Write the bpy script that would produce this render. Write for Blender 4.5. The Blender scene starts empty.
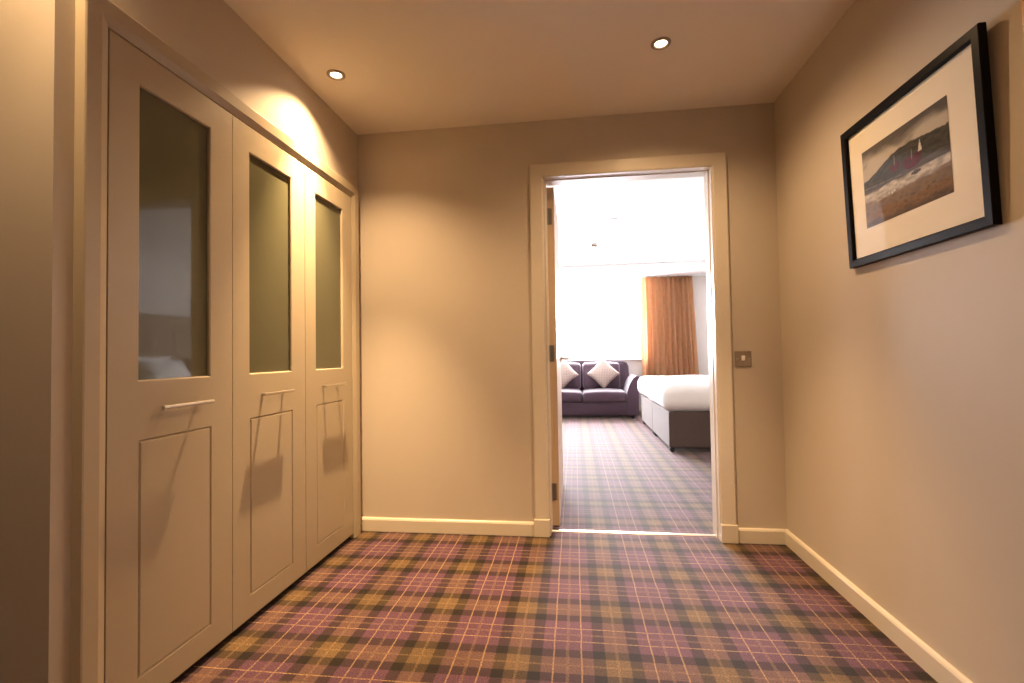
import bpy, bmesh, math, random
from mathutils import Vector, Matrix, noise
random.seed(7)
S = bpy.context.scene
C = S.collection
PI = math.pi

# ------------------------------------------------------------------ camera
cam_d = bpy.data.cameras.new('camera')
cam_d.sensor_fit = 'HORIZONTAL'; cam_d.sensor_width = 36.0; cam_d.lens = 16.975
cam_d.clip_start = 0.02
cam = bpy.data.objects.new('camera', cam_d); C.objects.link(cam)
_r = Vector((0.99161604, 0.12823636, -0.01590829))
_u = Vector((0.01917709, -0.02429608, 0.99952086))
_f = Vector((-0.12778841, 0.99144598, 0.02655158))
cam.matrix_world = Matrix(((_r.x, _u.x, -_f.x, 0.0), (_r.y, _u.y, -_f.y, 0.0), (_r.z, _u.z, -_f.z, 1.0391), (0, 0, 0, 1)))
S.camera = cam

# ------------------------------------------------------------------ world: bright overcast daylight
W = bpy.data.worlds.new('daylight'); S.world = W; W.use_nodes = True
bg = W.node_tree.nodes['Background']
bg.inputs[0].default_value = (0.96, 0.945, 1.0, 1); bg.inputs[1].default_value = 70.0

LAMP_COL = (1.0, 0.635, 0.32)
LAMP_W = 102.0
# portal in the bedroom window, so that the daylight is sampled well
pd = bpy.data.lights.new('window_portal', 'AREA'); pd.shape = 'RECTANGLE'; pd.size = 2.9; pd.size_y = 1.42
pd.cycles.is_portal = True
po = bpy.data.objects.new('window_portal', pd); C.objects.link(po)
po.location = (-0.3, 8.99, 1.64); po.rotation_euler = (-PI/2, 0, 0)

vs = S.view_settings
vs.view_transform = 'Standard'; vs.look = 'None'; vs.gamma = 1.0; vs.use_curve_mapping = False; vs.exposure = 0.0
S.cycles.max_bounces = 10; S.cycles.diffuse_bounces = 7; S.cycles.glossy_bounces = 4
S.cycles.transparent_max_bounces = 8; S.cycles.sample_clamp_indirect = 6.0
S.cycles.caustics_reflective = False; S.cycles.caustics_refractive = False
S.cycles.use_denoising = True

# ------------------------------------------------------------------ measures (metres)
L, R, D = -1.2954, 1.1142, 2.785          # hall: left wall, right wall, far wall
H = 2.4                                    # hall ceiling
DB = 2.93                                  # bedroom side of the far wall
YC = 1.049                                 # corner where the left wall turns away
XD = -1.2754                               # face of the wardrobe doors
BH = 2.5                                   # bedroom ceiling
WY = 8.8                                   # bedroom window wall
BXL, BXR = -2.2, 3.25                      # bedroom side walls
OX0, OX1, OZ = -0.152, 0.772, 2.064        # door opening between the linings

# ------------------------------------------------------------------ materials
def mat(name, col, rough=0.6, var=0.06, scale=8.0, bump=0.0, bscale=200.0, metal=0.0, spec=0.5, coat=0.0, sheen=0.0):
    m = bpy.data.materials.new(name); m.use_nodes = True
    nt = m.node_tree; b = nt.nodes['Principled BSDF']
    tc = nt.nodes.new('ShaderNodeTexCoord')
    n = nt.nodes.new('ShaderNodeTexNoise'); n.inputs['Scale'].default_value = scale; n.inputs['Detail'].default_value = 3
    nt.links.new(tc.outputs['Object'], n.inputs['Vector'])
    r = nt.nodes.new('ShaderNodeMapRange'); r.inputs[1].default_value = 0.25; r.inputs[2].default_value = 0.75
    r.inputs[3].default_value = 1 - var; r.inputs[4].default_value = 1 + var
    nt.links.new(n.outputs[0], r.inputs[0])
    mx = nt.nodes.new('ShaderNodeVectorMath'); mx.operation = 'SCALE'
    mx.inputs[0].default_value = col[:3]
    nt.links.new(r.outputs[0], mx.inputs['Scale'])
    nt.links.new(mx.outputs[0], b.inputs['Base Color'])
    b.inputs['Roughness'].default_value = rough; b.inputs['Metallic'].default_value = metal
    b.inputs['Specular IOR Level'].default_value = spec; b.inputs['Coat Weight'].default_value = coat
    b.inputs['Sheen Weight'].default_value = sheen
    if bump:
        n2 = nt.nodes.new('ShaderNodeTexNoise'); n2.inputs['Scale'].default_value = bscale; n2.inputs['Detail'].default_value = 2
        nt.links.new(tc.outputs['Object'], n2.inputs['Vector'])
        bp = nt.nodes.new('ShaderNodeBump'); bp.inputs['Strength'].default_value = bump; bp.inputs['Distance'].default_value = 0.002
        nt.links.new(n2.outputs[0], bp.inputs['Height']); nt.links.new(bp.outputs[0], b.inputs['Normal'])
    return m

def mat_emit(name, col, s):
    m = bpy.data.materials.new(name); m.use_nodes = True; nt = m.node_tree
    nt.nodes.remove(nt.nodes['Principled BSDF'])
    e = nt.nodes.new('ShaderNodeEmission'); e.inputs[0].default_value = (*col, 1); e.inputs[1].default_value = s
    nt.links.new(e.outputs[0], nt.nodes['Material Output'].inputs[0])
    return m

def mat_clear(name, tint=(1, 1, 1), refl=0.06):
    m = bpy.data.materials.new(name); m.use_nodes = True; nt = m.node_tree
    nt.nodes.remove(nt.nodes['Principled BSDF'])
    t = nt.nodes.new('ShaderNodeBsdfTransparent'); t.inputs[0].default_value = (*tint, 1)
    g = nt.nodes.new('ShaderNodeBsdfGlossy'); g.inputs['Roughness'].default_value = 0.02
    fc = nt.nodes.new('ShaderNodeLayerWeight'); fc.inputs[0].default_value = 0.5
    pw = nt.nodes.new('ShaderNodeMath'); pw.operation = 'POWER'; pw.inputs[1].default_value = 5.0
    lw = nt.nodes.new('ShaderNodeMapRange'); lw.inputs[3].default_value = 0.008; lw.inputs[4].default_value = 0.5
    nt.links.new(fc.outputs['Facing'], pw.inputs[0]); nt.links.new(pw.outputs[0], lw.inputs[0])
    mx = nt.nodes.new('ShaderNodeMixShader')
    nt.links.new(lw.outputs[0], mx.inputs[0]); nt.links.new(t.outputs[0], mx.inputs[1]); nt.links.new(g.outputs[0], mx.inputs[2])
    nt.links.new(mx.outputs[0], nt.nodes['Material Output'].inputs[0])
    return m

def mat_wood(name, c1, c2, rough=0.45):
    m = bpy.data.materials.new(name); m.use_nodes = True; nt = m.node_tree; b = nt.nodes['Principled BSDF']
    tc = nt.nodes.new('ShaderNodeTexCoord'); mp = nt.nodes.new('ShaderNodeMapping'); mp.inputs['Scale'].default_value = (30, 30, 1.6)
    n = nt.nodes.new('ShaderNodeTexNoise'); n.inputs['Scale'].default_value = 1.5; n.inputs['Detail'].default_value = 5; n.inputs['Distortion'].default_value = 0.6
    cr = nt.nodes.new('ShaderNodeValToRGB'); cr.color_ramp.elements[0].color = (*c1, 1); cr.color_ramp.elements[1].color = (*c2, 1)
    cr.color_ramp.elements[0].position = 0.3; cr.color_ramp.elements[1].position = 0.7
    nt.links.new(tc.outputs['Object'], mp.inputs[0]); nt.links.new(mp.outputs[0], n.inputs['Vector'])
    nt.links.new(n.outputs[0], cr.inputs[0]); nt.links.new(cr.outputs[0], b.inputs['Base Color'])
    b.inputs['Roughness'].default_value = rough
    return m

def mat_tartan(name):
    m = bpy.data.materials.new(name); m.use_nodes = True; nt = m.node_tree; b = nt.nodes['Principled BSDF']
    N = nt.nodes.new; LK = nt.links.new
    geo = N('ShaderNodeNewGeometry'); sep = N('ShaderNodeSeparateXYZ')
    # a little wobble so that the woven lines are not ruler straight
    wn = N('ShaderNodeTexNoise'); wn.inputs['Scale'].default_value = 9; wn.inputs['Detail'].default_value = 2
    LK(geo.outputs['Position'], wn.inputs['Vector'])
    ws = N('ShaderNodeVectorMath'); ws.operation = 'SUBTRACT'; ws.inputs[1].default_value = (.5, .5, .5); LK(wn.outputs['Color'], ws.inputs[0])
    wm = N('ShaderNodeVectorMath'); wm.operation = 'SCALE'; wm.inputs['Scale'].default_value = 0.006; LK(ws.outputs[0], wm.inputs[0])
    wa = N('ShaderNodeVectorMath'); wa.operation = 'ADD'; LK(geo.outputs['Position'], wa.inputs[0]); LK(wm.outputs[0], wa.inputs[1])
    LK(wa.outputs[0], sep.inputs[0])
    def math_(op, a, bb=None):
        x = N('ShaderNodeMath'); x.operation = op
        for i, v in enumerate((a, bb)):
            if v is None: continue
            if isinstance(v, (int, float)): x.inputs[i].default_value = v
            else: LK(v, x.inputs[i])
        return x.outputs[0]
    PUR = (0.082, 0.036, 0.060); DRK = (0.0095, 0.0056, 0.0036); TAN = (0.108, 0.066, 0.029)
    def axis(out, x0, P, k, l0):
        t = math_('SUBTRACT', math_('FRACT', math_('ADD', math_('DIVIDE', math_('SUBTRACT', out, x0), P), 0.5)), 0.5)
        a = math_('MULTIPLY', math_('ABSOLUTE', t), 2.0)            # 0 at the purple centre, 1 at the tan centre
        cr = N('ShaderNodeValToRGB'); r = cr.color_ramp; r.interpolation = 'LINEAR'
        h = P / 2
        e1, e2 = 0.0875*k/h, 0.129*k/h
        r.elements[0].position = 0; r.elements[0].color = (*PUR, 1)
        r.elements[1].position = e1 - .012; r.elements[1].color = (*PUR, 1)
        for p_, c_ in ((e1 + .012, DRK), (e2 - .012, DRK), (e2 + .012, TAN), (1.0, TAN)):
            e = r.elements.new(p_); e.color = (*c_, 1)
        LK(a, cr.inputs[0])
        lr = N('ShaderNodeValToRGB'); r = lr.color_ramp; r.interpolation = 'LINEAR'
        c0 = l0/h; w = 0.0024/h; sft = 0.0010/h
        pts = [(0, .22), (.0048/h, .20), (.0068/h, 0), (c0-w-sft, 0), (c0-w+sft, .8), (c0+w-sft, .8), (c0+w+sft, 0), (1-.0062/h, 0), (1-.0038/h, .18), (1, .22)]
        r.elements[0].position = pts[0][0]; r.elements[0].color = (pts[0][1],)*3 + (1,)
        r.elements[1].position = 1; r.elements[1].color = (pts[-1][1],)*3 + (1,)
        for p_, v_ in pts[1:-1]:
            e = r.elements.new(p_); e.color = (v_, v_, v_, 1)
        LK(a, lr.inputs[0])
        return cr.outputs[0], lr.outputs[0]
    cx, lx = axis(sep.outputs[0], -0.043, 0.3365, 1.0, 0.0475)
    cy, ly = axis(sep.outputs[1], 1.822, 0.353, 1.04, 0.0405)
    # warp and weft: the darker yarn dominates where a dark band crosses (geometric mean)
    mix = N('ShaderNodeMix'); mix.data_type = 'RGBA'; mix.blend_type = 'MULTIPLY'; mix.inputs[0].default_value = 1.0
    LK(cx, mix.inputs[6]); LK(cy, mix.inputs[7])
    gam = N('ShaderNodeGamma'); gam.inputs[1].default_value = 0.5; LK(mix.outputs[2], gam.inputs[0])
    avg = N('ShaderNodeMix'); avg.data_type = 'RGBA'; avg.inputs[0].default_value = 0.5; LK(cx, avg.inputs[6]); LK(cy, avg.inputs[7])
    hlf = N('ShaderNodeMix'); hlf.data_type = 'RGBA'; hlf.inputs[0].default_value = 0.55; LK(avg.outputs[2], hlf.inputs[6]); LK(gam.outputs[0], hlf.inputs[7])
    lm = math_('MAXIMUM', lx, ly)
    fn = N('ShaderNodeTexNoise'); fn.inputs['Scale'].default_value = 190; fn.inputs['Detail'].default_value = 3
    LK(geo.outputs['Position'], fn.inputs['Vector'])
    mr = N('ShaderNodeMapRange'); mr.inputs[1].default_value = .3; mr.inputs[2].default_value = .7; mr.inputs[3].default_value = .35; mr.inputs[4].default_value = 1.0
    LK(fn.outputs[0], mr.inputs[0])
    lmn = math_('MULTIPLY', lm, mr.outputs[0])
    gold = N('ShaderNodeMix'); gold.data_type = 'RGBA'; LK(lmn, gold.inputs[0]); LK(hlf.outputs[2], gold.inputs[6]); gold.inputs[7].default_value = (0.34, 0.22, 0.105, 1)
    mr2 = N('ShaderNodeMapRange'); mr2.inputs[1].default_value = .3; mr2.inputs[2].default_value = .7; mr2.inputs[3].default_value = .55; mr2.inputs[4].default_value = 1.45
    LK(fn.outputs[0], mr2.inputs[0])
    big = N('ShaderNodeTexNoise'); big.inputs['Scale'].default_value = 5; big.inputs['Detail'].default_value = 4
    LK(geo.outputs['Position'], big.inputs['Vector'])
    mr3 = N('ShaderNodeMapRange'); mr3.inputs[1].default_value = .3; mr3.inputs[2].default_value = .7; mr3.inputs[3].default_value = .88; mr3.inputs[4].default_value = 1.12
    LK(big.outputs[0], mr3.inputs[0])
    sc = N('ShaderNodeVectorMath'); sc.operation = 'SCALE'; LK(gold.outputs[2], sc.inputs[0]); LK(math_('MULTIPLY', mr2.outputs[0], mr3.outputs[0]), sc.inputs['Scale'])
    LK(sc.outputs[0], b.inputs['Base Color'])
    b.inputs['Roughness'].default_value = 0.8; b.inputs['Specular IOR Level'].default_value = 0.25
    b.inputs['Sheen Weight'].default_value = 0.34; b.inputs['Sheen Roughness'].default_value = 0.3; b.inputs['Sheen Tint'].default_value = (1.0, 0.88, 0.80, 1)
    bp = N('ShaderNodeBump'); bp.inputs['Strength'].default_value = 0.35; bp.inputs['Distance'].default_value = 0.003
    LK(fn.outputs[0], bp.inputs['Height']); LK(bp.outputs[0], b.inputs['Normal'])
    return m

def mat_translucent(name, col, tr=0.45):
    m = mat(name, col, 0.85, 0.10, 14, 0.25, 300)
    nt = m.node_tree; b = nt.nodes['Principled BSDF']
    t = nt.nodes.new('ShaderNodeBsdfTranslucent'); t.inputs[0].default_value = (*col, 1)
    mx = nt.nodes.new('ShaderNodeMixShader'); mx.inputs[0].default_value = tr
    nt.links.new(b.outputs[0], mx.inputs[1]); nt.links.new(t.outputs[0], mx.inputs[2])
    nt.links.new(mx.outputs[0], nt.nodes['Material Output'].inputs[0])
    return m

def mat_weave(name, c1, c2, cell):
    m = bpy.data.materials.new(name); m.use_nodes = True; nt = m.node_tree; b = nt.nodes['Principled BSDF']
    tc = nt.nodes.new('ShaderNodeTexCoord')
    ck = nt.nodes.new('ShaderNodeTexChecker'); ck.inputs['Scale'].default_value = 1/cell
    ck.inputs[1].default_value = (*c1, 1); ck.inputs[2].default_value = (*c2, 1)
    nt.links.new(tc.outputs['UV'], ck.inputs[0]); nt.links.new(ck.outputs[0], b.inputs['Base Color'])
    b.inputs['Roughness'].default_value = 0.9
    bp = nt.nodes.new('ShaderNodeBump'); bp.inputs['Strength'].default_value = 0.5; bp.inputs['Distance'].default_value = 0.003
    nt.links.new(ck.outputs[1], bp.inputs['Height']); nt.links.new(bp.outputs[0], b.inputs['Normal'])
    return m

M = dict(
    wall=mat('taupe_wall_paint', (0.53, 0.468, 0.385), 0.55, 0.025, 2.5, 0.06, 260, spec=0.35),
    ceil=mat('hall_ceiling_paint', (0.80, 0.73, 0.63), 0.8, 0.02, 2.0, 0.04, 260),
    bwall=mat('bedroom_wall_paint', (0.66, 0.63, 0.60), 0.8, 0.02, 2.0, 0.04, 260),
    bceil=mat('bedroom_ceiling_paint', (0.86, 0.86, 0.86), 0.85, 0.01, 2.0, 0.03, 260),
    trim=mat('cream_gloss_trim', (0.64, 0.58, 0.48), 0.28, 0.02, 5.0, 0.0, spec=0.5),
    ward=mat('wardrobe_satin_paint', (0.44, 0.375, 0.268), 0.36, 0.02, 3.0, 0.05, 120, spec=0.45),
    glass=mat('olive_backed_glass', (0.10, 0.098, 0.058), 0.035, 0.05, 3.0, spec=0.5),
    dark=mat('dark_void', (0.02, 0.018, 0.015), 0.9, 0.1, 5.0),
    steel=mat('brushed_steel', (0.62, 0.58, 0.52), 0.32, 0.06, 90.0, metal=1.0),
    brass=mat('satin_nickel', (0.27, 0.24, 0.20), 0.38, 0.08, 90.0, metal=1.0),
    plate=mat('pewter_switch_plate', (0.36, 0.31, 0.25), 0.38, 0.08, 60.0, metal=0.85),
    white=mat('white_plastic', (0.80, 0.79, 0.76), 0.35, 0.02, 10.0),
    black=mat('black_satin_frame', (0.006, 0.005, 0.005), 0.35, 0.15, 30.0, spec=0.08),
    mount=mat('cream_mount_board', (0.86, 0.80, 0.68), 0.8, 0.02, 20.0, 0.05, 400),
    oak=mat_wood('oak_lipping', (0.54, 0.39, 0.24), (0.64, 0.48, 0.31)),
    oakdoor=mat_wood('honey_oak', (0.62, 0.27, 0.06), (0.78, 0.38, 0.10)),
    leaf=mat_wood('pale_oak_veneer', (0.60, 0.42, 0.29), (0.70, 0.52, 0.38)),
    carpet=mat_tartan('tartan_carpet'),
    velvet=mat('aubergine_velvet', (0.046, 0.019, 0.034), 0.75, 0.16, 9.0, 0.3, 350, sheen=0.25),
    piping=mat('piping_lit_edge', (0.13, 0.07, 0.13), 0.7, 0.1, 20.0, sheen=0.6),  # paler than the velvet: light catching the edges is put into the colour
    cushion=mat_weave('woven_beige_fabric', (0.42, 0.335, 0.29), (0.30, 0.225, 0.19), 0.05),
    divan=mat('taupe_divan_fabric', (0.075, 0.048, 0.036), 0.7, 0.10, 30.0, 0.3, 500, sheen=0.2),
    linen=mat('white_bed_linen', (0.84, 0.83, 0.82), 0.85, 0.02, 4.0, 0.15, 120),
    headboard=mat('brown_headboard_fabric', (0.30, 0.24, 0.20), 0.85, 0.08, 30.0, 0.3, 400),
    curtain=mat_translucent('copper_curtain_fabric', (0.70, 0.455, 0.265), 0.42),
    upvc=mat('white_window_frame', (0.82, 0.82, 0.82), 0.3, 0.01, 8.0),
    pane=mat_clear('clear_glass'),
    rubber=mat('black_castor', (0.015, 0.015, 0.015), 0.6, 0.1, 30.0),
    lamp=mat_emit('halogen_lamp_face', (1.0, 0.80, 0.55), 25.0),
    bezel=mat('nickel_bezel', (0.30, 0.25, 0.20), 0.4, 0.05, 40.0, metal=0.3),
)

# ------------------------------------------------------------------ helpers
class B:
    """collects geometry in world coordinates"""
    def __init__(s): s.bm = bmesh.new()
    def v(s, p): return s.bm.verts.new(p)
    def face(s, pts):
        try: return s.bm.faces.new([p if isinstance(p, bmesh.types.BMVert) else s.v(p) for p in pts])
        except ValueError: return None
    def box(s, x0, x1, y0, y1, z0, z1, bev=0.0, seg=2):
        r = bmesh.ops.create_cube(s.bm, size=1.0)
        for v in r['verts']:
            v.co = Vector(((x0+x1)/2 + v.co.x*(x1-x0), (y0+y1)/2 + v.co.y*(y1-y0), (z0+z1)/2 + v.co.z*(z1-z0)))
        if bev > 0:
            es = list({e for v in r['verts'] for e in v.link_edges})
            bmesh.ops.bevel(s.bm, geom=es, offset=bev, segments=seg, affect='EDGES', profile=0.5)
        return s
    def ring(s, a, b, flip=False):
        """quads between two closed loops of points with equal count"""
        n = len(a)
        for i in range(n):
            j = (i+1) % n
            q = [a[i], a[j], b[j], b[i]]
            s.face(q[::-1] if flip else q)
    def prism(s, prof, fn, t0, t1):
        """closed 2D profile swept from t0 to t1; fn(u, w, t) gives the point"""
        a = [s.v(fn(u, w, t0)) for u, w in prof]; b = [s.v(fn(u, w, t1)) for u, w in prof]
        s.ring(a, b); s.face(a[::-1]); s.face(b)
        return s
    def tube(s, pts, rad, seg=10, closed=False, caps=True):
        pts = [Vector(p) for p in pts]; n = len(pts); loops = []
        prev = None
        for i, p in enumerate(pts):
            if closed: d = (pts[(i+1) % n] - pts[i-1])
            else: d = pts[min(i+1, n-1)] - pts[max(i-1, 0)]
            d.normalize()
            ref = Vector((0, 0, 1)) if abs(d.z) < 0.9 else Vector((1, 0, 0))
            if prev is not None: ref = prev
            a = d.cross(ref).normalized(); bb = a.cross(d).normalized(); prev = bb
            loops.append([s.v(p + (a*math.cos(2*PI*k/seg) + bb*math.sin(2*PI*k/seg))*rad) for k in range(seg)])
        for i in range(n if closed else n-1): s.ring(loops[i], loops[(i+1) % n])
        if not closed and caps: s.face(loops[0][::-1]); s.face(loops[-1])
        return s
    def lathe(s, prof, c, seg=32, axis='z', cap0=False, cap1=False):
        loops = []
        for r, h in prof:
            lp = []
            for k in range(seg):
                a = 2*PI*k/seg; x, y = r*math.cos(a), r*math.sin(a)
                p = {'z': (x, y, h), 'y': (x, h, y), 'x': (h, x, y)}[axis]
                lp.append(s.v(Vector(c) + Vector(p)))
            loops.append(lp)
        for i in range(len(loops)-1): s.ring(loops[i], loops[i+1])
        if cap0: s.face(loops[0][::-1])
        if cap1: s.face(loops[-1])
        return s

def label(o, lab, cat=None, group=None, kind=None):
    o['label'] = lab
    if cat: o['category'] = cat
    if group: o['group'] = group
    if kind: o['kind'] = kind
    return o

def wloc(o):
    v = Vector(o.location)
    while o.parent: o = o.parent; v += Vector(o.location)
    return v

def obj(name, b, m, parent=None, smooth=False, origin=None, angle=35):
    bm = b.bm
    bmesh.ops.recalc_face_normals(bm, faces=bm.faces[:])
    xs = [v.co for v in bm.verts]
    lo = Vector((min(p.x for p in xs), min(p.y for p in xs), min(p.z for p in xs)))
    hi = Vector((max(p.x for p in xs), max(p.y for p in xs), max(p.z for p in xs)))
    o3 = Vector(origin) if origin is not None else Vector(((lo.x+hi.x)/2, (lo.y+hi.y)/2, lo.z))
    for v in bm.verts: v.co -= o3
    me = bpy.data.meshes.new(name)
    if smooth:
        for f in bm.faces: f.smooth = True
        for e in bm.edges:
            if len(e.link_faces) == 2 and e.calc_face_angle(0) > math.radians(angle): e.smooth = False
    bm.to_mesh(me); bm.free()
    me.materials.append(M[m] if isinstance(m, str) else m)
    o = bpy.data.objects.new(name, me); C.objects.link(o)
    if parent is not None:
        o.parent = parent; o.location = o3 - wloc(parent)
    else: o.location = o3
    return o

def root(name, loc, lab, cat, group=None, kind=None):
    o = bpy.data.objects.new(name, None); C.objects.link(o); o.location = loc; o.empty_display_size = 0.1
    return label(o, lab, cat, group, kind)

def struct(name, b, m, lab, cat, **k):
    return label(obj(name, b, m, **k), lab, cat, kind='structure')

# ================================================================== THE SETTING
# floors
struct('floor', B().box(-3.0, R, -2.4, D+0.06, -0.06, 0.0), 'carpet', 'purple and brown tartan carpet in the hallway', 'floor')
struct('floor_bedroom', B().box(BXL, BXR, D+0.0601, WY, -0.06, 0.0), 'carpet', 'pale sunlit tartan carpet in the bedroom', 'floor')
# ceilings
struct('ceiling', B().box(-3.0, R, -2.4, D, H, H+0.2), 'ceil', 'plain warm-lit hallway ceiling with downlights', 'ceiling')
struct('ceiling_bedroom', B().box(BXL, BXR, DB, WY, BH, BH+0.1), 'bceil', 'bright white bedroom ceiling', 'ceiling')
# left wall: strips around the built-in wardrobe
AO0, AO1, AOT = 1.100, 2.728, 2.043            # outer edge of the wardrobe surround
b = B()
b.box(L-0.07, L, YC+0.05, AO0+0.02, 0, H)
b.box(L-0.07, L, AO1-0.02, D, 0, H)
b.box(L-0.07, L, AO0+0.02, AO1-0.02, AOT-0.02, H)
struct('wall_left', b, 'wall', 'taupe wall above and around the built-in wardrobe', 'wall')
struct('wall_return', B().box(-3.0, L, YC, YC+0.05, 0, H), 'wall', 'taupe wall turning away at the left edge beside the wardrobe', 'wall')
struct('wall_alcove', B().box(-3.1, -3.0, -2.4, YC, 0, H), 'wall', 'taupe side wall of the alcove left of the camera', 'wall')
struct('wall_back', B().box(-3.0, R, -2.5, -2.4, 0, H), 'wall', 'taupe hallway wall behind the camera', 'wall')
# right wall (with a doorway close to the camera)
RD0, RD1, RDZ = 0.31, 1.232, 2.06
b = B()
b.box(R, R+0.12, RD1, D, 0, H); b.box(R, R+0.12, -2.4, RD0, 0, H); b.box(R, R+0.12, RD0, RD1, RDZ, H)
struct('wall_right', b, 'wall', 'taupe wall carrying the framed picture', 'wall')
# far wall with the bedroom doorway
b = B()
b.box(BXL, OX0-0.03, D, DB, 0, BH); b.box(OX1+0.03, BXR, D, DB, 0, BH); b.box(OX0-0.03, OX1+0.03, D, DB, OZ+0.03, BH)
struct('wall_far', b, 'wall', 'taupe wall with the open bedroom doorway', 'wall')
# bedroom walls
struct('wall_bedroom_left', B().box(BXL-0.1, BXL, DB, WY, 0, BH), 'bwall', 'pale bedroom wall hidden to the left of the doorway', 'wall')
struct('wall_bedroom_right', B().box(BXR, BXR+0.1, DB, WY, 0, BH), 'bwall', 'pale bedroom wall behind the bed head', 'wall')
WX0, WX1, WZ0, WZ1 = -1.75, 1.16, 0.93, 2.36
b = B()
b.box(BXL, WX0, WY, WY+0.2, 0, BH); b.box(WX1, BXR, WY, WY+0.2, 0, BH)
b.box(WX0, WX1, WY, WY+0.2, 0, WZ0); b.box(WX0, WX1, WY, WY+0.2, WZ1, BH)
struct('wall_window', b, 'bwall', 'pale bedroom wall around the bright window', 'wall')
struct('trim_pelmet', B().box(BXL, BXR, 8.12, WY, 2.365, BH, 0.003, 1), 'bceil', 'white boxed bulkhead across the ceiling above the window', 'bulkhead')

# window
w = root('window_1', ((WX0+WX1)/2, WY+0.1, WZ0), 'wide bright bedroom window behind the purple sofa', 'window', kind='structure')
b = B(); fw = 0.055
b.box(WX0, WX1, WY+0.08, WY+0.14, WZ0, WZ0+fw); b.box(WX0, WX1, WY+0.08, WY+0.14, WZ1-fw, WZ1)
b.box(WX0, WX0+fw, WY+0.08, WY+0.14, WZ0+fw, WZ1-fw); b.box(WX1-fw, WX1, WY+0.08, WY+0.14, WZ0+fw, WZ1-fw)
obj('window_frame', b, 'upvc', w)
mids = [WX0, -0.50, WX1]
for k in (1,): obj('mullion', B().box(mids[k]-0.025, mids[k]+0.025, WY+0.085, WY+0.135, WZ0+fw, WZ1-fw, 0.004, 1), 'upvc', w)
for k in range(2):
    x0 = mids[k] + (fw if k == 0 else 0.025); x1 = mids[k+1] - (fw if k == 1 else 0.025)
    obj('pane', B().box(x0, x1, WY+0.107, WY+0.113, WZ0+fw, WZ1-fw), 'pane', w)
obj('window_sill', B().box(WX0-0.04, WX1+0.04, WY-0.06, WY+0.08, WZ0-0.03, WZ0, 0.006, 2), 'upvc', w)

# ---- bedroom doorway: lining, stop, architrave, plinth blocks, threshold
b = B()
b.box(OX0-0.03, OX0, D, DB, 0, OZ+0.03); b.box(OX1, OX1+0.03, D, DB, 0, OZ+0.03); b.box(OX0, OX1, D, DB, OZ, OZ+0.03)
lin = struct('trim_lining', b, 'trim', 'cream door lining of the bedroom doorway', 'door frame')
b = B(); s0, s1 = D+0.05, DB-0.047
b.box(OX0, OX0+0.004, s0, s1, 0, OZ-0.004); b.box(OX1-0.004, OX1, s0, s1, 0, OZ-0.004); b.box(OX0, OX1, s0, s1, OZ-0.004, OZ)
obj('door_stop', b, 'trim', lin)
b = B().box(OX1-0.003, OX1+0.001, DB-0.036, DB-0.012, 0.94, 1.10)
obj('strike_plate', b, 'brass', lin)

AW = 0.080
def arch_prof(w):           # u: 0 inner .. w outer, w: proud of the wall
    return [(0.004, 0), (0.004, 0.011), (0.012, 0.016), (w-0.006, 0.020), (w, 0.016), (w, 0)]
def architrave(name, x0, x1, zt, y, sgn, z0, m, lab, w=AW):
    """mitred three-sided surround on a wall facing -y (sgn -1)"""
    P = arch_prof(w); b = B()
    def loop(kx, kz): return None
    path = [(x0, z0, -1, 0), (x0, zt, -1, 1), (x1, zt, 1, 1), (x1, z0, 1, 0)]
    loops = [[b.v((px + ox*u, y + sgn*h, pz + oz*u)) for u, h in P] for px, pz, ox, oz in path]
    for i in range(3): b.ring(loops[i], loops[i+1])
    b.face(loops[0]); b.face(loops[3][::-1])
    return struct(name, b, m, lab, 'door frame')
arc = architrave('trim_architrave', OX0-0.008, OX1+0.0, OZ-0.006, D, -1, 0.098, 'trim', 'cream architrave around the bedroom doorway')
obj('plinth_block', B().box(OX0-0.008-AW-0.006, OX0-0.006, D-0.027, D, 0, 0.098, 0.003, 2), 'trim', arc)
obj('plinth_block', B().box(OX1, OX1+AW+0.006, D-0.027, D, 0, 0.098, 0.003, 2), 'trim', arc)
architrave('trim_architrave_bedroom', OX0-0.008, OX1, OZ+0.004, DB, 1, 0.0, 'trim', 'cream architrave on the bedroom side of the doorway')
struct('trim_threshold', B().prism([(-0.014, 0.0), (-0.009, 0.004), (0.009, 0.004), (0.014, 0.0)], lambda u, w_, t: (t, 2.873+u, w_), OX0+0.002, OX1-0.002), 'steel', 'slim silver threshold strip across the bedroom doorway', 'threshold')

# ---- skirting
SK = [(0, 0), (0.015, 0), (0.015, 0.066), (0.011, 0.074), (0.006, 0.078), (0, 0.078)]
def skirt(name, fn, t0, t1, lab): struct(name, B().prism(SK, fn, t0, t1), 'trim', lab, 'skirting')
skirt('baseboard_far', lambda u, w_, t: (t, D-u, w_), AO1*0+L+0.0, OX0-0.008-AW-0.006, 'cream skirting board between wardrobe and bedroom doorway')
skirt('baseboard_far_right', lambda u, w_, t: (t, D-u, w_), OX1+AW+0.006, R-0.015, 'short cream skirting board right of the bedroom doorway')
skirt('baseboard_right', lambda u, w_, t: (R-u, t, w_), RD1+0.09, D, 'long cream skirting board under the framed picture')
skirt('baseboard_return', lambda u, w_, t: (t, YC-u, w_), -3.0, L, 'cream skirting board of the wall turning away at left')
skirt('baseboard_alcove', lambda u, w_, t: (-3.0+u, t, w_), -2.4, YC-0.015, 'cream skirting board of the alcove side wall')
skirt('baseboard_back', lambda u, w_, t: (t, -2.4+u, w_), -2.985, R-0.015, 'cream skirting board behind the camera')
skirt('baseboard_right_near', lambda u, w_, t: (R-u, t, w_), -2.385, RD0-0.09, 'cream skirting board right of the camera')

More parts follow.
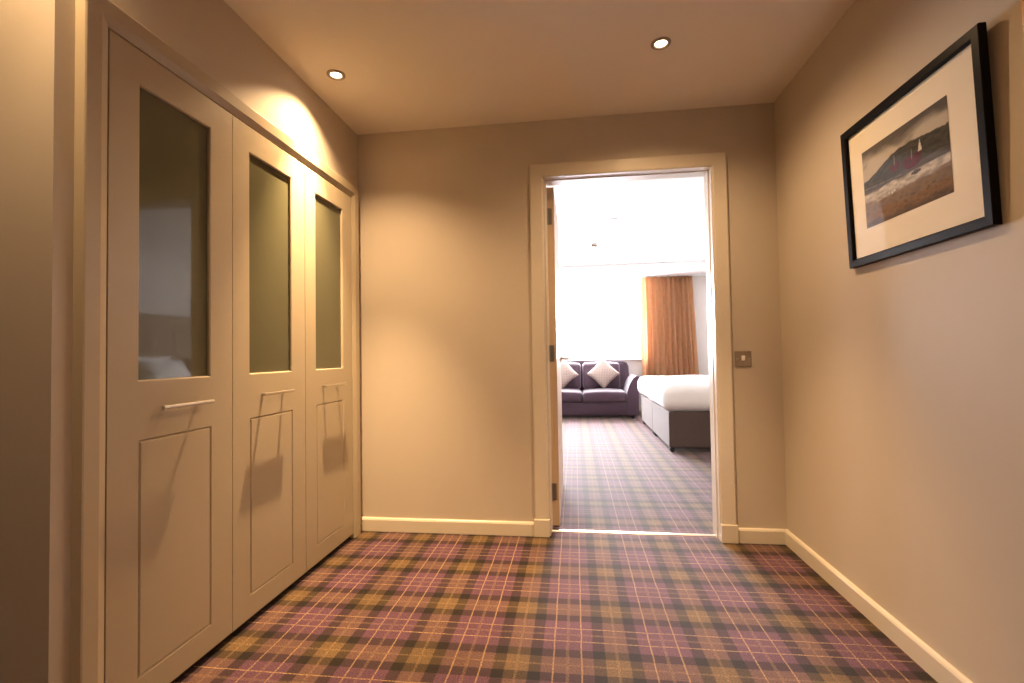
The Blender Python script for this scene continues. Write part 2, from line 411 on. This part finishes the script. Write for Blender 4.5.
skirt('baseboard_window', lambda u, w_, t: (t, WY-u, w_), BXL, BXR, 'cream skirting board under the bedroom window')
skirt('baseboard_bedroom_left', lambda u, w_, t: (BXL+u, t, w_), DB, WY-0.015, 'cream skirting board of the left bedroom wall')
skirt('baseboard_bedroom_right', lambda u, w_, t: (BXR-u, t, w_), DB, WY-0.015, 'cream skirting board of the right bedroom wall')

# ---- bedroom door, standing open at a right angle
dr = root('door_1', (-0.130, 3.39, 0.0), 'open bedroom door seen edge-on at the left of the doorway', 'door', kind='structure')
LX0, LX1, LY0, LY1 = -0.151, -0.107, 2.934, 3.848
obj('door_leaf', B().box(LX0, LX1, LY0+0.006, LY1-0.006, 0.008, 2.056, 0.0015, 1), 'leaf', dr)
for y0, y1 in ((LY0, LY0+0.006), (LY1-0.006, LY1)):
    obj('edge_lipping', B().box(LX0, LX1, y0, y1, 0.008, 2.056), 'oak', dr)
for z in (1.876, 1.040, 0.210):
    h = obj('hinge', B().box(LX0+0.006, LX1-0.014, LY0-0.0025, LY0, z-0.05, z+0.05), 'brass', dr)
    obj('knuckle', B().lathe([(0.0065, -0.05), (0.0065, 0.05)], (LX0+0.002, LY0-0.006, z), 12, 'z', True, True), 'brass', h, smooth=True)
for sgn, xf in ((1, LX1), (-1, LX0)):
    hy = LY1-0.062
    hd = obj('door_handle', B().tube([(xf, hy, 1.0), (xf+sgn*0.048, hy, 1.0), (xf+sgn*0.056, hy-0.010, 1.0), (xf+sgn*0.056, hy-0.12, 1.0)], 0.0095, 12), 'steel', dr, smooth=True)
    obj('rose', B().lathe([(0.026, 0), (0.026, sgn*0.007), (0.020, sgn*0.010)], (xf, hy, 1.0), 24, 'x', True, True), 'steel', hd, smooth=True)

# ---- oak door in the right wall, only a sliver of its frame in the picture
d2 = root('door_2', (R, (RD0+RD1)/2, 0), 'honey oak door frame just showing at the top right edge', 'door', kind='structure')
b = B(); P = arch_prof(0.075)
path = [(RD0, 0, -1, 0), (RD0, RDZ, -1, 1), (RD1, RDZ, 1, 1), (RD1, 0, 1, 0)]
lp = [[b.v((R-h, py+oy*u, pz+oz*u)) for u, h in P] for py, pz, oy, oz in path]
for i in range(3): b.ring(lp[i], lp[i+1])
b.face(lp[0]); b.face(lp[3][::-1])
obj('door_frame', b, 'oakdoor', d2)
obj('door_leaf', B().box(R+0.02, R+0.064, RD0, RD1, 0.006, RDZ, 0.002, 1), 'oakdoor', d2)

# ================================================================== WARDROBE
wd = root('wardrobe', (-1.58, 1.91, 0), 'built-in taupe wardrobe with three glazed doors and bar handles', 'wardrobe')
obj('carcass', B().box(-1.90, XD-0.0235, 1.165, 2.665, 0.0, 1.985), 'dark', wd)
# surround: mitred, proud 30 mm at the outside, sloping inward to the doors
b = B()
P = [(0.0, 0.0), (0.0, 0.030), (-0.004, 0.032), (-0.045, 0.031), (-0.071, 0.021), (-0.071, 0.0)]   # u from outer edge inward
path = [(AO0, 0, -1, 0), (AO0, AOT, -1, 1), (AO1, AOT, 1, 1), (AO1, 0, 1, 0)]
lp = [[b.v((L+h, py+oy*u, pz+oz*u)) for u, h in P] for py, pz, oy, oz in path]
for i in range(3): b.ring(lp[i], lp[i+1])
b.face(lp[0]); b.face(lp[3][::-1])
obj('surround', b, 'ward', wd)

def rect(x, y0, y1, z0, z1): return [(x, y0, z0), (x, y1, z0), (x, y1, z1), (x, y0, z1)]
def inset(r, d, x):
    y0, z0 = r[0][1]+d, r[0][2]+d; y1, z1 = r[2][1]-d, r[2][2]-d
    return rect(x, y0, y1, z0, z1)
ZB, ZT = 0.028, 1.968
def wardrobe_door(y0, y1, lab):
    t = 0.022
    b = B(); zm = 0.90
    gy0, gy1 = y0+0.098, y1-0.112
    up, lo = rect(XD, y0, y1, zm, ZT), rect(XD, y0, y1, ZB, zm)
    win = rect(XD, gy0-0.004, gy1+0.004, 0.976, 1.868)
    b.ring(up, win)
    w2 = inset(win, 0.004, XD-0.003); w3 = inset(win, 0.004, XD-t)
    b.ring(win, w2); b.ring(w2, w3)
    pan = rect(XD, gy0-0.001, gy1+0.008, 0.112, 0.804)
    b.ring(lo, pan)
    g1 = inset(pan, 0.0045, XD-0.0055); g2 = inset(pan, 0.0090, XD)
    b.ring(pan, g1); b.ring(g1, g2); b.face(g2)
    full = rect(XD, y0, y1, ZB, ZT); back = rect(XD-t, y0, y1, ZB, ZT)
    b.ring(back, full)
    b.ring(w3, rect(XD-t, y0, y1, ZB, ZT))
    bmesh.ops.remove_doubles(b.bm, verts=b.bm.verts[:], dist=1e-6)
    d = obj('door', b, 'ward', wd)
    if lab: d['label'] = lab
    obj('glass_pane', B().box(XD-0.017, XD-0.011, gy0+0.0005, gy1-0.0005, 0.9805, 1.8635), 'glass', d)['label'] = 'dark olive reflective glass pane'
    return d
doors = [wardrobe_door(1.1765, 1.6655, 'nearest wardrobe door reflecting the bedroom in its glass'),
         wardrobe_door(1.6685, 2.1605, 'middle wardrobe door'),
         wardrobe_door(2.1635, 2.6525, 'far wardrobe door brightly lit by the downlight')]
for d, (h0, h1) in zip(doors, ((1.326, 1.530), (1.808, 2.014), (2.290, 2.502))):
    b = B(); zh = 0.893
    b.tube([(XD+0.032, h0, zh), (XD+0.032, h1, zh)], 0.0065, 12)
    for y in (h0+0.034, h1-0.034): b.tube([(XD-0.002, y, zh), (XD+0.032, y, zh)], 0.0055, 10)
    obj('handle', b, 'steel', d, smooth=True)['label'] = 'slim steel bar handle'

# ================================================================== DOWNLIGHTS
def downlight(x, y, lab, power, zc=H, group=None, spot=152, blend=1.0, core=2.4):
    t = root('downlight', (x, y, zc-0.012), lab, 'light', group)
    prof = [(0.043, zc), (0.043, zc-0.004), (0.040, zc-0.007), (0.031, zc-0.008), (0.0255, zc-0.004), (0.0250, zc)]
    obj('bezel', B().lathe([(r, z) for r, z in prof], (x, y, 0), 40), 'bezel', t, smooth=True)
    obj('lamp', B().lathe([(0.025, zc-0.001), (0.020, zc-0.003), (0.004, zc-0.0036)], (x, y, 0), 32, 'z', False, True), 'lamp', t, smooth=True)
    for nm, pw, ang in (('downlight_spill', power*0.72, spot), ('downlight_beam', power*core*1.35, 62)):      # wide spill and the reflector's core
        ld = bpy.data.lights.new(nm, 'SPOT'); ld.energy = pw; ld.color = LAMP_COL
        ld.spot_size = math.radians(ang); ld.spot_blend = blend; ld.shadow_soft_size = 0.010
        lo = bpy.data.objects.new(nm, ld); C.objects.link(lo); lo.parent = t; lo.location = (0, 0, 0)
    return t
G = 'recessed hallway downlights'
downlight(-1.113, 2.166, 'recessed downlight close above the wardrobe doors', LAMP_W*1.65, group=G, spot=126)
downlight(0.404, 2.162, 'recessed downlight in front of the bedroom doorway', LAMP_W*0.95, group=G)
downlight(-1.255, 0.82, 'recessed downlight near the corner left of the wardrobe', LAMP_W*0.62, group=G, core=0.3)
downlight(0.404, 0.45, 'unseen downlight above the camera, added for fill light', LAMP_W*0.25, group=G)  # unseen lamp, added to fill the near hall with light
downlight(0.404, -1.20, 'unseen downlight behind the camera, added for fill light', LAMP_W*0.25, group=G)  # out of view as well, added as fill from the back

# ================================================================== SWITCH
sw = root('light_switch', (0.913, D, 0.950), 'square pewter light switch with white rocker beside the doorway', 'switch')
obj('plate', B().box(0.870, 0.957, D-0.006, D, 0.951, 1.038, 0.003, 2), 'plate', sw)
obj('rocker', B().box(0.9045, 0.9225, D-0.0115, D-0.005, 0.985, 1.012, 0.002, 2), 'white', sw)
for x in (0.882, 0.945): obj('screw', B().lathe([(0.0035, D-0.0068), (0.0035, D-0.0055)], (x, 0, 0.9945), 12, 'y', True, True), 'steel', sw)

# ================================================================== PICTURE
FY0, FY1, FZ0, FZ1 = 1.405, 2.073, 1.358, 1.898
pic = root('framed_picture', (R, (FY0+FY1)/2, FZ0), 'black framed harbour landscape print in cream mount', 'picture')
b = B(); fwid = 0.031; X0 = R-0.0005
prof = [(0, 0.0), (0, 0.019), (0.002, 0.021), (fwid-0.005, 0.0205), (fwid, 0.016), (fwid, 0.0)]   # u inward, h off the wall
cor = [(FY0, FZ0, 1, 1), (FY0, FZ1, 1, -1), (FY1, FZ1, -1, -1), (FY1, FZ0, -1, 1)]
lp = [[b.v((X0-h, y+sy*u, z+sz*u)) for u, h in prof] for y, z, sy, sz in cor]
for i in range(4): b.ring(lp[i], lp[(i+1) % 4])
for i in range(4):
    a, c = lp[i], lp[(i+1) % 4]; b.face([a[0], c[0], c[-1], a[-1]])
obj('frame', b, 'black', pic)
mo = obj('mount', B().box(R-0.008, R-0.002, FY0+fwid-0.001, FY1-fwid+0.001, FZ0+fwid-0.001, FZ1-fwid+0.001), 'mount', pic)
# the print: a procedural painting of a shore with boats, in vertex colours
PY0, PY1, PZ0, PZ1 = 1.543, 1.963, 1.490, 1.777
def lerp(a, c, t): t = max(0, min(1, t)); return tuple(p+(q-p)*t for p, q in zip(a, c))
def sm(a, c, x): t = max(0, min(1, (x-a)/(c-a))); return t*t*(3-2*t)
def paint(u, v):
    """u 0 left (far end) .. 1 right, v 0 bottom .. 1 top"""
    n1 = noise.fractal(Vector((u*3, v*5, 1.3)), 1.0, 2.0, 4); n2 = noise.fractal(Vector((u*14, v*26, 4.1)), 1.0, 2.0, 3)
    n3 = noise.fractal(Vector((u*5, v*16, 8.7)), 1.0, 2.0, 4)
    w_ = v - 0.10*(u-0.5)
    sky = lerp((0.50, 0.46, 0.40), (0.10, 0.092, 0.088), sm(0.80, 0.93, v + 0.07*n1 - 0.02*u))
    col = lerp(sky, (0.17, 0.16, 0.15), 0.55*sm(0.0, 0.45, n1 - abs(v-0.66)*1.4))
    hill = 0.60 + 0.17*sm(0.0, 0.5, u) - 0.05*sm(0.55, 1.0, u) + 0.012*n2
    if v < hill: col = lerp((0.034, 0.034, 0.028), (0.072, 0.066, 0.052), 0.5+n2)
    if v < 0.50 + 0.02*n3: col = lerp((0.055, 0.052, 0.052), (0.10, 0.092, 0.09), 0.5+n3)
    f = sm(0.455, 0.42, v + 0.035*n3 + 0.03*u)
    col = lerp(col, lerp((0.33, 0.31, 0.28), (0.62, 0.58, 0.52), 0.5 + n2), f)
    s = sm(0.335, 0.285, v + 0.04*n3 - 0.01*u)
    col = lerp(col, lerp((0.17, 0.125, 0.095), (0.25, 0.175, 0.12), 0.5 + n2), s)
    s = sm(0.20, 0.13, v + 0.06*n3)
    col = lerp(col, lerp((0.17, 0.095, 0.045), (0.26, 0.15, 0.07), 0.5 + n2), s)
    s = sm(0.10, 0.03, v + 0.05*n3)
    col = lerp(col, lerp((0.075, 0.05, 0.034), (0.13, 0.085, 0.05), 0.5 + n2), s)
    r = sm(0.2, 0.45, n2)*sm(.28, .18, v)
    col = lerp(col, (0.06, 0.042, 0.03), 0.7*r)
    # two maroon hulls, a pale sail, a dinghy and a few gulls
    for cx, cy, rx, ry in ((0.42, 0.60, 0.060, 0.070), (0.62, 0.56, 0.105, 0.10)):
        q = ((u-cx)/rx)**2 + ((v-cy)/ry)**2
        if q < 1 and v < cy+0.4*ry: col = lerp((0.13, 0.018, 0.024), (0.055, 0.012, 0.018), 0.5+n2)
        if abs(u-cx) < 0.0035 and cy < v < cy+0.12: col = (0.30, 0.27, 0.23)
    if 0.690 < u < 0.735 and 0.60 < v < 0.60 + 0.13*(1-abs(u-0.712)/0.023): col = (0.66, 0.62, 0.55)
    if ((u-0.655)/0.055)**2 + ((v-0.40)/0.022)**2 < 1: col = (0.075, 0.07, 0.065)
    for gx, gy in ((0.33, 0.315), (0.37, 0.30), (0.40, 0.315)):
        if ((u-gx)/0.008)**2 + ((v-gy)/0.014)**2 < 1: col = (0.70, 0.66, 0.60)
    if abs(v - (0.505 - 0.10*u)) < 0.004 and u < 0.5: col = (0.24, 0.22, 0.19)
    return col
NX, NZ = 150, 100
verts = []; cols = []
for j in range(NZ+1):
    for i in range(NX+1):
        u, v = i/NX, j/NZ
        verts.append((0, PY1 + (PY0-PY1)*u - (PY0+PY1)/2, PZ0 + (PZ1-PZ0)*v - PZ0)); cols.append(paint(u, v))
faces = [(j*(NX+1)+i, (j+1)*(NX+1)+i, (j+1)*(NX+1)+i+1, j*(NX+1)+i+1) for j in range(NZ) for i in range(NX)]
me = bpy.data.meshes.new('print'); me.from_pydata(verts, [], faces)
ca = me.color_attributes.new('ink', 'FLOAT_COLOR', 'POINT')
ca.data.foreach_set('color', [c for col in cols for c in (*col, 1.0)])
pm = bpy.data.materials.new('printed_paper'); pm.use_nodes = True; nt = pm.node_tree
at = nt.nodes.new('ShaderNodeAttribute'); at.attribute_name = 'ink'
nt.links.new(at.outputs['Color'], nt.nodes['Principled BSDF'].inputs['Base Color']); nt.nodes['Principled BSDF'].inputs['Roughness'].default_value = 0.8; nt.nodes['Principled BSDF'].inputs['Specular IOR Level'].default_value = 0.1
me.materials.append(pm)
pr = bpy.data.objects.new('print', me); C.objects.link(pr); pr.parent = pic
pr.location = Vector((R-0.0086, (PY0+PY1)/2, PZ0)) - Vector(pic.location)
pr['label'] = 'brown and grey shore scene with boats'
obj('glazing', B().box(R-0.0125, R-0.0105, FY0+fwid-0.002, FY1-fwid+0.002, FZ0+fwid-0.002, FZ1-fwid+0.002), 'pane', pic)
pic.rotation_euler.y = -math.atan2(0.018, 0.54)      # hangs leaning forward on its cord

# ================================================================== BEDROOM: SOFA
SX, SW = 0.115, 0.870            # centre, half width
SY0, SY1 = 7.74, 8.66
sofa = root('sofa', (SX, (SY0+SY1)/2, 0), 'aubergine velvet two-seat sofa under the window', 'sofa')
obj('base', B().box(SX-0.70, SX+0.70, SY0+0.01, SY1-0.05, 0.055, 0.250, 0.012, 2), 'velvet', sofa, smooth=True)
def cushion_block(x0, x1, y0, y1, z0, z1, bev, crown, axis):
    b = B(); b.box(x0, x1, y0, y1, z0, z1, bev, 4)
    bmesh.ops.subdivide_edges(b.bm, edges=[e for e in b.bm.edges if e.calc_length() > 0.15], cuts=7, use_grid_fill=True)
    for v in b.bm.verts:
        u = (v.co.x-(x0+x1)/2)/((x1-x0)/2)
        if axis == 'z':
            w_ = (v.co.y-(y0+y1)/2)/((y1-y0)/2)
            if v.co.z > (z0+z1)/2: v.co.z += crown*max(0, 1-u*u)*max(0, 1-w_*w_*0.6)
            if v.co.y < y0+0.08: v.co.y -= 0.02*max(0, 1-u*u)
        else:
            w_ = (v.co.z-(z0+z1)/2)/((z1-z0)/2)
            if v.co.y < (y0+y1)/2: v.co.y -= crown*max(0, 1-u*u)*max(0, 1-w_*w_*0.8)
            if v.co.z > z1-0.06: v.co.z += 0.02*max(0, 1-u*u)
    return b
for s in (-1, 1):
    x0, x1 = (SX+0.004, SX+0.690) if s > 0 else (SX-0.690, SX-0.004)
    obj('seat_cushion', cushion_block(x0, x1, SY0-0.01, 8.40, 0.252, 0.420, 0.045, 0.035, 'z'), 'velvet', sofa, smooth=True, angle=80)
    xb0, xb1 = (SX+0.012, SX+0.640) if s > 0 else (SX-0.640, SX-0.012)
    bc = cushion_block(xb0, xb1, 8.24, 8.46, 0.430, 0.865, 0.05, 0.05, 'y')
    for v in bc.bm.verts: v.co.y += (v.co.z-0.43)*0.16
    bco = obj('back_cushion', bc, 'velvet', sofa, smooth=True, angle=80)
    pts = []
    for k in range(40):
        a = 2*PI*k/40; cx, cz = (xb0+xb1)/2, 0.6475; hx, hz = (xb1-xb0)/2-0.012, 0.21
        ce, se = math.cos(a), math.sin(a)
        px, pz = cx+hx*math.copysign(abs(ce)**0.25, ce), cz+hz*math.copysign(abs(se)**0.25, se)
        pts.append((px, 8.245+(pz-0.43)*0.16, pz))
    obj('piping', B().tube(pts, 0.006, 6, True), 'piping', bco, smooth=True)
# outer back with rounded shoulders
prof = [(-0.80, 0.10), (0.80, 0.10), (0.805, 0.60), (0.80, 0.80), (0.775, 0.865), (0.72, 0.888), (0.0, 0.905), (-0.72, 0.888), (-0.775, 0.865), (-0.80, 0.80), (-0.805, 0.60)]
bb = B().prism(prof, lambda u, w_, t: (SX+u, t+(w_-0.43)*0.16, w_), 8.44, 8.58)
bmesh.ops.bevel(bb.bm, geom=bb.bm.edges[:], offset=0.012, segments=2, affect='EDGES')
bk = obj('back', bb, 'velvet', sofa, smooth=True)
obj('piping', B().tube([(SX+u, 8.446+(w_-0.43)*0.16, w_-0.004) for u, w_ in prof[2:]], 0.006, 6), 'piping', bk, smooth=True)
# arms: flaring outward, rolled over at the top
for s in (-1, 1):
    ap = [(0.690, 0.055), (0.868, 0.055), (0.870, 0.40), (0.872, 0.56), (0.884, 0.615), (0.880, 0.650), (0.855, 0.668), (0.822, 0.660), (0.782, 0.622), (0.745, 0.560), (0.716, 0.490), (0.698, 0.430), (0.690, 0.38)]
    bb = B().prism(ap, lambda u, w_, t: (SX+s*u, t, w_), SY0, 8.56)
    bmesh.ops.bevel(bb.bm, geom=[e for e in bb.bm.edges if abs(e.verts[0].co.y-e.verts[1].co.y) < 1e-6], offset=0.010, segments=2, affect='EDGES')
    ao = obj('arm', bb, 'velvet', sofa, smooth=True, angle=50)
    obj('piping', B().tube([(SX+s*u, SY0-0.001, w_) for u, w_ in ap[2:]], 0.005, 6), 'piping', ao, smooth=True)
for sx in (-1, 1):
    for y in (SY0+0.07, SY1-0.12): obj('foot', B().lathe([(0.020, 0.0), (0.027, 0.056)], (SX+sx*0.78, y, 0), 14, 'z', True, True), 'rubber', sofa)

def pillow(w, h, t, n=18, pinch=0.07):
    """pillow in local x/z with thickness along y, centred"""
    b = B(); uvl = b.bm.loops.layers.uv.new('UVMap'); sheets = []
    for sgn in (-1, 1):
        g = []
        for j in range(n+1):
            row = []
            for i in range(n+1):
                u, v = -1+2*i/n, -1+2*j/n
                x = w/2*u*(1-pinch*(1-v*v)*u*u); z = h/2*v*(1-pinch*(1-u*u)*v*v)
                th = t/2*max(0, (1-u*u)*(1-v*v))**0.42*(1+0.05*math.sin(5*u+3*v))
                row.append(b.v((x, sgn*th, z)))
            g.append(row)
        sheets.append(g)
    for k, g in enumerate(sheets):
        for j in range(n):
            for i in range(n):
                q = [g[j][i], g[j][i+1], g[j+1][i+1], g[j+1][i]]; ij = [(i, j), (i+1, j), (i+1, j+1), (i, j+1)]
                f = b.face(q if k == 0 else q[::-1])
                for l, (a, c) in zip(f.loops, ij if k == 0 else ij[::-1]): l[uvl].uv = (a/n, c/n)
    bmesh.ops.remove_doubles(b.bm, verts=b.bm.verts[:], dist=1e-5)
    return b
def place_pillow(name, b, m, lab, cat, group, loc, rot):
    o = obj(name, b, m, smooth=True, angle=120, origin=(0, 0, 0))
    o.location = loc; o.rotation_euler = rot
    return label(o, lab, cat, group)
def diamond(loc, lab, roll=PI/4):
    b = pillow(0.385, 0.385, 0.15)
    bmesh.ops.rotate(b.bm, verts=b.bm.verts[:], cent=(0, 0, 0), matrix=Matrix.Rotation(roll, 3, 'Y'))
    return place_pillow('scatter_cushion', b, 'cushion', lab, 'cushion', 'beige scatter cushions on the sofa', loc, (math.radians(-16), 0, 0))
diamond((0.470, 8.165, 0.695), 'beige woven cushion stood on its corner, beside the right sofa arm')
diamond((-0.205, 8.165, 0.695), 'beige woven cushion partly hidden by the open door', PI/4+0.06)

# ================================================================== BEDROOM: BED
BX0, BX1, BY0, BY1 = 0.952, 2.98, 5.165, 7.215
bed = root('bed', ((BX0+BX1)/2, (BY0+BY1)/2, 0), 'large divan bed with brown base and white bedding', 'bed')
ym = 6.24
for y0, y1 in ((BY0, ym-0.006), (ym+0.006, BY1)):
    bs = obj('divan_base', B().box(BX0, BX1, y0, y1, 0.055, 0.420, 0.008, 2), 'divan', bed)
    for x in (BX0+0.035, BX1-0.08):
        for y in (y0+0.04, y1-0.04):
            obj('castor', B().lathe([(0.012, -0.018), (0.027, -0.014), (0.027, 0.014), (0.012, 0.018)], (x, y, 0.028), 16, 'y', True, True).box(x-0.012, x+0.012, y-0.02, y+0.02, 0.028, 0.058), 'rubber', bs)
obj('mattress', B().box(BX0+0.01, BX1, BY0+0.01, BY1-0.01, 0.421, 0.640, 0.04, 3), 'linen', bed, smooth=True)
b = B(); dx0, dx1, dy0, dy1, dz0, dz1 = BX0-0.055, 2.62, BY0-0.055, BY1+0.05, 0.425, 0.700
b.box(dx0, dx1, dy0, dy1, dz0, dz1, 0.105, 6)
bmesh.ops.subdivide_edges(b.bm, edges=[e for e in b.bm.edges if e.calc_length() > 0.3], cuts=22, use_grid_fill=True)
for v in b.bm.verts:
    p = v.co.copy()
    k = noise.fractal(Vector((p.x*2.3, p.y*2.3, p.z*3)), 1.0, 2.0, 3)
    v.co.z += 0.014*k*(1 if p.z > 0.5 else 0.9)
    v.co.x += 0.010*noise.noise(Vector((p.y*6, p.z*2, 3))); v.co.y += 0.010*noise.noise(Vector((p.x*6, p.z*2, 7)))
obj('duvet', b, 'linen', bed, smooth=True, angle=80)
hbp = B().box(3.10, 3.24, BY0-0.05, BY1+0.05, 0.10, 1.66, 0.025, 3)
hb = obj('headboard', hbp, 'headboard', bed, smooth=True)
for k in range(4):
    y0 = BY0-0.03 + k*(BY1-BY0+0.06)/4; y1 = y0 + (BY1-BY0+0.06)/4
    obj('headboard_panel', B().box(3.07, 3.102, y0+0.004, y1-0.004, 0.55, 1.63, 0.014, 3), 'headboard', hb, smooth=True)
gp = 'white bed pillows'
for y, nm in ((5.72, 'near'), (6.73, 'far')):
    place_pillow('pillow', pillow(0.70, 0.46, 0.19, pinch=0.04), 'linen', f'white pillow leaning on headboard, {nm} side of bed, back row', 'pillow', gp, (2.965, y, 0.875), (math.radians(-16), 0, -PI/2))
    place_pillow('pillow', pillow(0.68, 0.44, 0.18, pinch=0.04), 'linen', f'white pillow propped in front, {nm} side of bed', 'pillow', gp, (2.735, y+0.02, 0.835), (math.radians(-30), 0, -PI/2))

# ================================================================== BEDROOM: CURTAIN
b = B(); NXc, NZc = 150, 24; x0, x1 = 1.175, 2.045
g = []
for j in range(NZc+1):
    t = j/NZc; z = 0.02 + (2.350-0.02)*t; row = []
    for i in range(NXc+1):
        u = i/NXc; ph = 2*PI*(9.5*u + 0.25*math.sin(7*u+1)); spread = 1+0.10*(1-t)
        x = x0 + (x1-x0)*u*spread + 0.012*math.sin(ph*2+t*1.5)
        y = 8.66 + (0.042+0.012*(1-t))*math.sin(ph + 0.5*(1-t)*math.sin(3*u)) + 0.010*math.sin(2.3*ph+2*t)
        row.append(b.v((x, y, z)))
    g.append(row)
for j in range(NZc):
    for i in range(NXc): b.face([g[j][i], g[j][i+1], g[j+1][i+1], g[j+1][i]])
bmesh.ops.solidify(b.bm, geom=b.bm.faces[:], thickness=0.003)
label(obj('curtain', b, 'curtain', smooth=True, angle=80), 'copper orange pleated curtain drawn to the right of the window', 'curtain')
label(obj('curtain_track', B().box(-1.9, 2.3, 8.645, 8.675, 2.352, 2.3648, 0.003, 1), 'upvc'), 'white curtain track under the bulkhead', 'curtain track')

# ================================================================== BEDROOM: ceiling fittings
sd = root('smoke_detector', (0.288, 6.527, BH-0.05), 'small white smoke detector on the bedroom ceiling', 'detector')
obj('base', B().lathe([(0.052, BH), (0.052, BH-0.014), (0.048, BH-0.018)], (0.288, 6.527, 0), 28, 'z', False, True), 'white', sd, smooth=True)
obj('sensor_head', B().lathe([(0.044, BH-0.018), (0.040, BH-0.036), (0.028, BH-0.048)], (0.288, 6.527, 0), 28, 'z', False, True), 'bezel', sd, smooth=True)
ap = root('ceiling_vent', (0.46, 5.384, BH-0.014), 'flat round white fitting on the bedroom ceiling', 'ceiling fitting')
obj('cover', B().lathe([(0.075, BH), (0.072, BH-0.007), (0.055, BH-0.011)], (0.46, 5.384, 0), 32, 'z', False, True), 'white', ap, smooth=True)
obj('rim', B().lathe([(0.086, BH), (0.085, BH-0.004), (0.076, BH-0.005), (0.075, BH)], (0.46, 5.384, 0), 32), 'upvc', ap, smooth=True)
